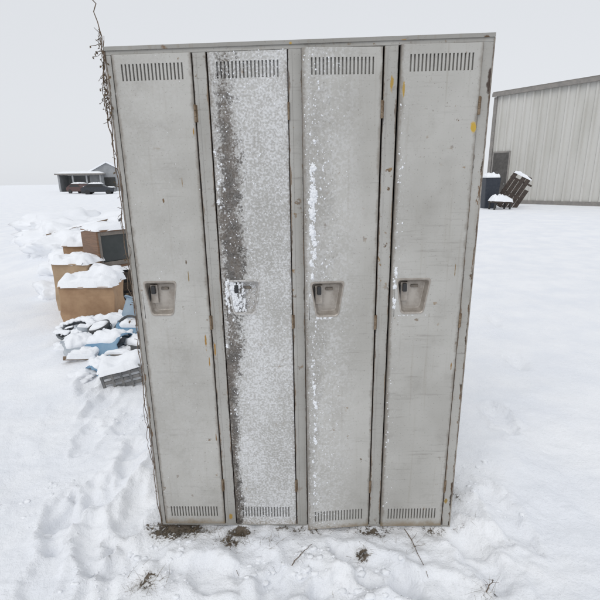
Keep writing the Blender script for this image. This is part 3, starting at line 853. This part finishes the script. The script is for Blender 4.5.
x, y = 9.02, 21.0
bn = thing('dark_bin', 'tall dark blue bin capped with snow, nearest the lockers on the right', 'bin', (x, y, gh(x, y)-.03))
b = bmesh.new()
tub(b, .28, .26, .35, .32, 1.42, .02); obj('tub', b, simple('blue_black', (.016, .022, .035), (.03, .036, .048), 10, .5), bn)
b = bmesh.new(); snow_cap(b, -.34, .34, -.31, .31, 1.36, .26, 1.9); obj('snow_cover', b, SNOW, bn, smooth=True)
x, y = 9.10, 20.0
pw = simple('pallet_wood', (.045, .035, .030), (.09, .07, .058), 8, .85, .3)
be = thing('low_bench', 'low dark bench buried in snow between bin and leaning pallet', 'bench', (x, y, gh(x, y)-.06), (0, R(4), R(10)))
b = bmesh.new(); bx(b, -.45, .45, -.25, .25, .34, .42, .01); obj('seat', b, pw, be)
for sx in (-.38, .38):
    for sy in (-.2, .2):
        b = bmesh.new(); bx(b, sx-.03, sx+.03, sy-.03, sy+.03, 0, .339, .004); obj('leg', b, DARK, be)
b = bmesh.new(); snow_cap(b, -.47, .47, -.27, .27, .422, .26, 6.1); obj('snow_cover', b, SNOW, be, smooth=True)
x, y = 9.82, 21.2
pa = thing('wooden_pallet', 'large dark broken pallet propped at a slant before the metal shed', 'pallet', (x, y, gh(x, y)-.05), (R(12), R(27), R(-20)))
lens = [1.70, 1.45, 1.66, 1.76, 1.2]
for i in range(5):
    b = bmesh.new(); bx(b, -.52+.21*i, -.52+.21*i+.195, -.02, .0, 0, lens[i], .004); obj('slat', b, pw, pa)
for z in (.05, .7, 1.4):
    b = bmesh.new(); bx(b, -.53, .50, .001, .09, z, z+.07, .004); obj('stringer', b, pw, pa)
b = bmesh.new(); snow_cap(b, -.52, .34, -.03, .09, 1.66, .12, 4.3); obj('snow_cover', b, SNOW, pa, smooth=True)

# ------------------------------------------------------------ far left: barn, open shed, cars
BARN = simple('grey_boards', (.34, .35, .36), (.26, .27, .28), 1.5, .8)
def barn(name, label, x, y, rz, w, d, h, rise, mat):
    t = thing(name, label, 'barn', (x, y, -.1), (0, 0, rz))
    b = bmesh.new()
    pr = [(-w/2, 0), (w/2, 0), (w/2, h), (0, h+rise), (-w/2, h)]
    A = [b.verts.new((p[0], -d/2, p[1])) for p in pr]; B = [b.verts.new((p[0], d/2, p[1])) for p in pr]
    b.faces.new(A); b.faces.new(B)
    for i in range(5): b.faces.new((A[i], A[(i+1) % 5], B[(i+1) % 5], B[i]))
    obj('wall', b, mat, t)
    b = bmesh.new(); an = math.atan2(rise, w/2); l = math.hypot(w/2, rise)+.4
    for k in (0, math.pi):
        bx(b, -l, 0, -d/2-.3, d/2+.3, .02, .25, .02, Matrix.Translation((0, 0, h+rise)) @ Matrix.Rotation(k, 4, 'Z') @ Matrix.Rotation(-an, 4, 'Y'))
    obj('roof', b, SNOW, t)
    b = bmesh.new(); bx(b, -w*.2, w*.2, -d/2-.08, -d/2-.01, .1, h*.75, .01); obj('door', b, DARK, t)
    return t
barn('grey_barn', 'distant grey gabled barn seen just left of the lockers', -34.5, 84, R(12), 6, 9, 3.3, 1.6, BARN)
op = thing('open_shed', 'distant open fronted shed with dark bays and snowy roof', 'shed', (-37.9, 80, -.1), (0, 0, R(8)))
HW_ = 3.6
b = bmesh.new(); bx(b, -HW_, HW_, 2.4, 2.6, 0, 2.9); obj('back_wall', b, BARN, op)
for sx in (-HW_, HW_-.1):
    b = bmesh.new(); bx(b, sx, sx+.1, -2.4, 2.39, 0, 2.9); obj('end_wall', b, BARN, op)
for k in range(4):
    b = bmesh.new(); bx(b, -3.5+2.25*k, -3.25+2.25*k, -2.6, -2.42, 0, 2.9); obj('post', b, BARN, op)
b = bmesh.new(); bx(b, -HW_-.3, HW_+.3, -2.9, 2.8, 2.92, 3.15, .02); obj('roof', b, TRIM, op)
b = bmesh.new(); snow_cap(b, -HW_-.3, HW_+.3, -2.9, 2.8, 3.16, .35, 2.7); obj('roof_snow', b, SNOW, op, smooth=True)
CARP = [simple('dark_car_paint', (.04, .045, .055), rough=.4), simple('red_car_paint', (.10, .05, .045), rough=.4)]
def car(x, y, rz, mat, label, seed):
    t = thing('parked_car', label, 'car', (x, y, gh(x, y)-.05), (0, 0, rz))
    pr = [(-2.1, .35), (2.1, .35), (2.15, .75), (1.95, .9), (1.1, .98), (.5, 1.42), (-1.1, 1.45), (-1.75, 1.0), (-2.1, .95), (-2.2, .7)]
    b = bmesh.new()
    A = [b.verts.new((p[0], -.85, p[1])) for p in pr]; B = [b.verts.new((p[0], .85, p[1])) for p in pr]
    b.faces.new(A); b.faces.new(B)
    for i in range(len(pr)): b.faces.new((A[i], A[(i+1) % len(pr)], B[(i+1) % len(pr)], B[i]))
    bmesh.ops.bevel(b, geom=b.edges[:], offset=.06, segments=2, affect='EDGES')
    obj('body', b, mat, t)
    for y_ in (-.857, .857):
        b = bmesh.new(); b.faces.new([b.verts.new(q) for q in ((-1.5, y_, 1.0), (.85, y_, 1.0), (.42, y_, 1.33), (-1.05, y_, 1.35))]); obj('window', b, BLACK, t)
        for wx in (-1.35, 1.35):
            b = bmesh.new(); tube(b, [(wx, y_*.83, .33), (wx, y_*1.02, .33)], .33, .33, 20); obj('wheel', b, BLACK, t)
    b = bmesh.new(); snow_cap(b, -1.15, .55, -.75, .75, 1.45, .16, seed); snow_cap(b, 1.1, 2.1, -.75, .75, .93, .12, seed+1); obj('snow_cover', b, SNOW, t, smooth=True)
car(-27.6, 62, R(10), CARP[0], 'distant dark car under snow in front of the barn', 1.2)
car(-32.0, 66, R(-25), CARP[1], 'distant dull red car under snow, left of the dark car', 5.2)

# ------------------------------------------------------------ camera, light, sky
cam = bpy.data.cameras.new('camera'); co = bpy.data.objects.new('camera', cam); C.objects.link(co)
co.matrix_world = Matrix.Translation((0, 0, H_CAM)) @ Matrix.Rotation(R(90)-PITCH, 4, 'X') @ Matrix.Rotation(ROLL, 4, 'Z')
cam.sensor_width = 36; cam.lens = 36*FPX/600; cam.clip_end = 2000; cam.clip_start = .05
sc.camera = co
sun = bpy.data.lights.new('sun', 'SUN'); so = bpy.data.objects.new('sun', sun); C.objects.link(so)
sun.energy = .85; sun.angle = R(36); sun.color = (1, .985, .96)
so.rotation_euler = (R(46), 0, R(-25))
w = bpy.data.worlds.new('World'); sc.world = w; w.use_nodes = True
nt = w.node_tree; bg = nt.nodes['Background']
sky = nt.nodes.new('ShaderNodeTexSky'); sky.sky_type = 'NISHITA'; sky.sun_disc = False
sky.sun_elevation = R(44); sky.sun_rotation = R(180+25)
hs = nt.nodes.new('ShaderNodeHueSaturation'); hs.inputs['Saturation'].default_value = .12
mx = nt.nodes.new('ShaderNodeMix'); mx.data_type = 'RGBA'; mx.inputs[0].default_value = .88
nt.links.new(sky.outputs[0], hs.inputs['Color']); nt.links.new(hs.outputs[0], mx.inputs[6])
mx.inputs[7].default_value = (7.85, 8.1, 8.5, 1)
nt.links.new(mx.outputs[2], bg.inputs[0]); bg.inputs[1].default_value = .1
sc.view_settings.view_transform = 'Standard'; sc.view_settings.look = 'None'; sc.view_settings.exposure = 0
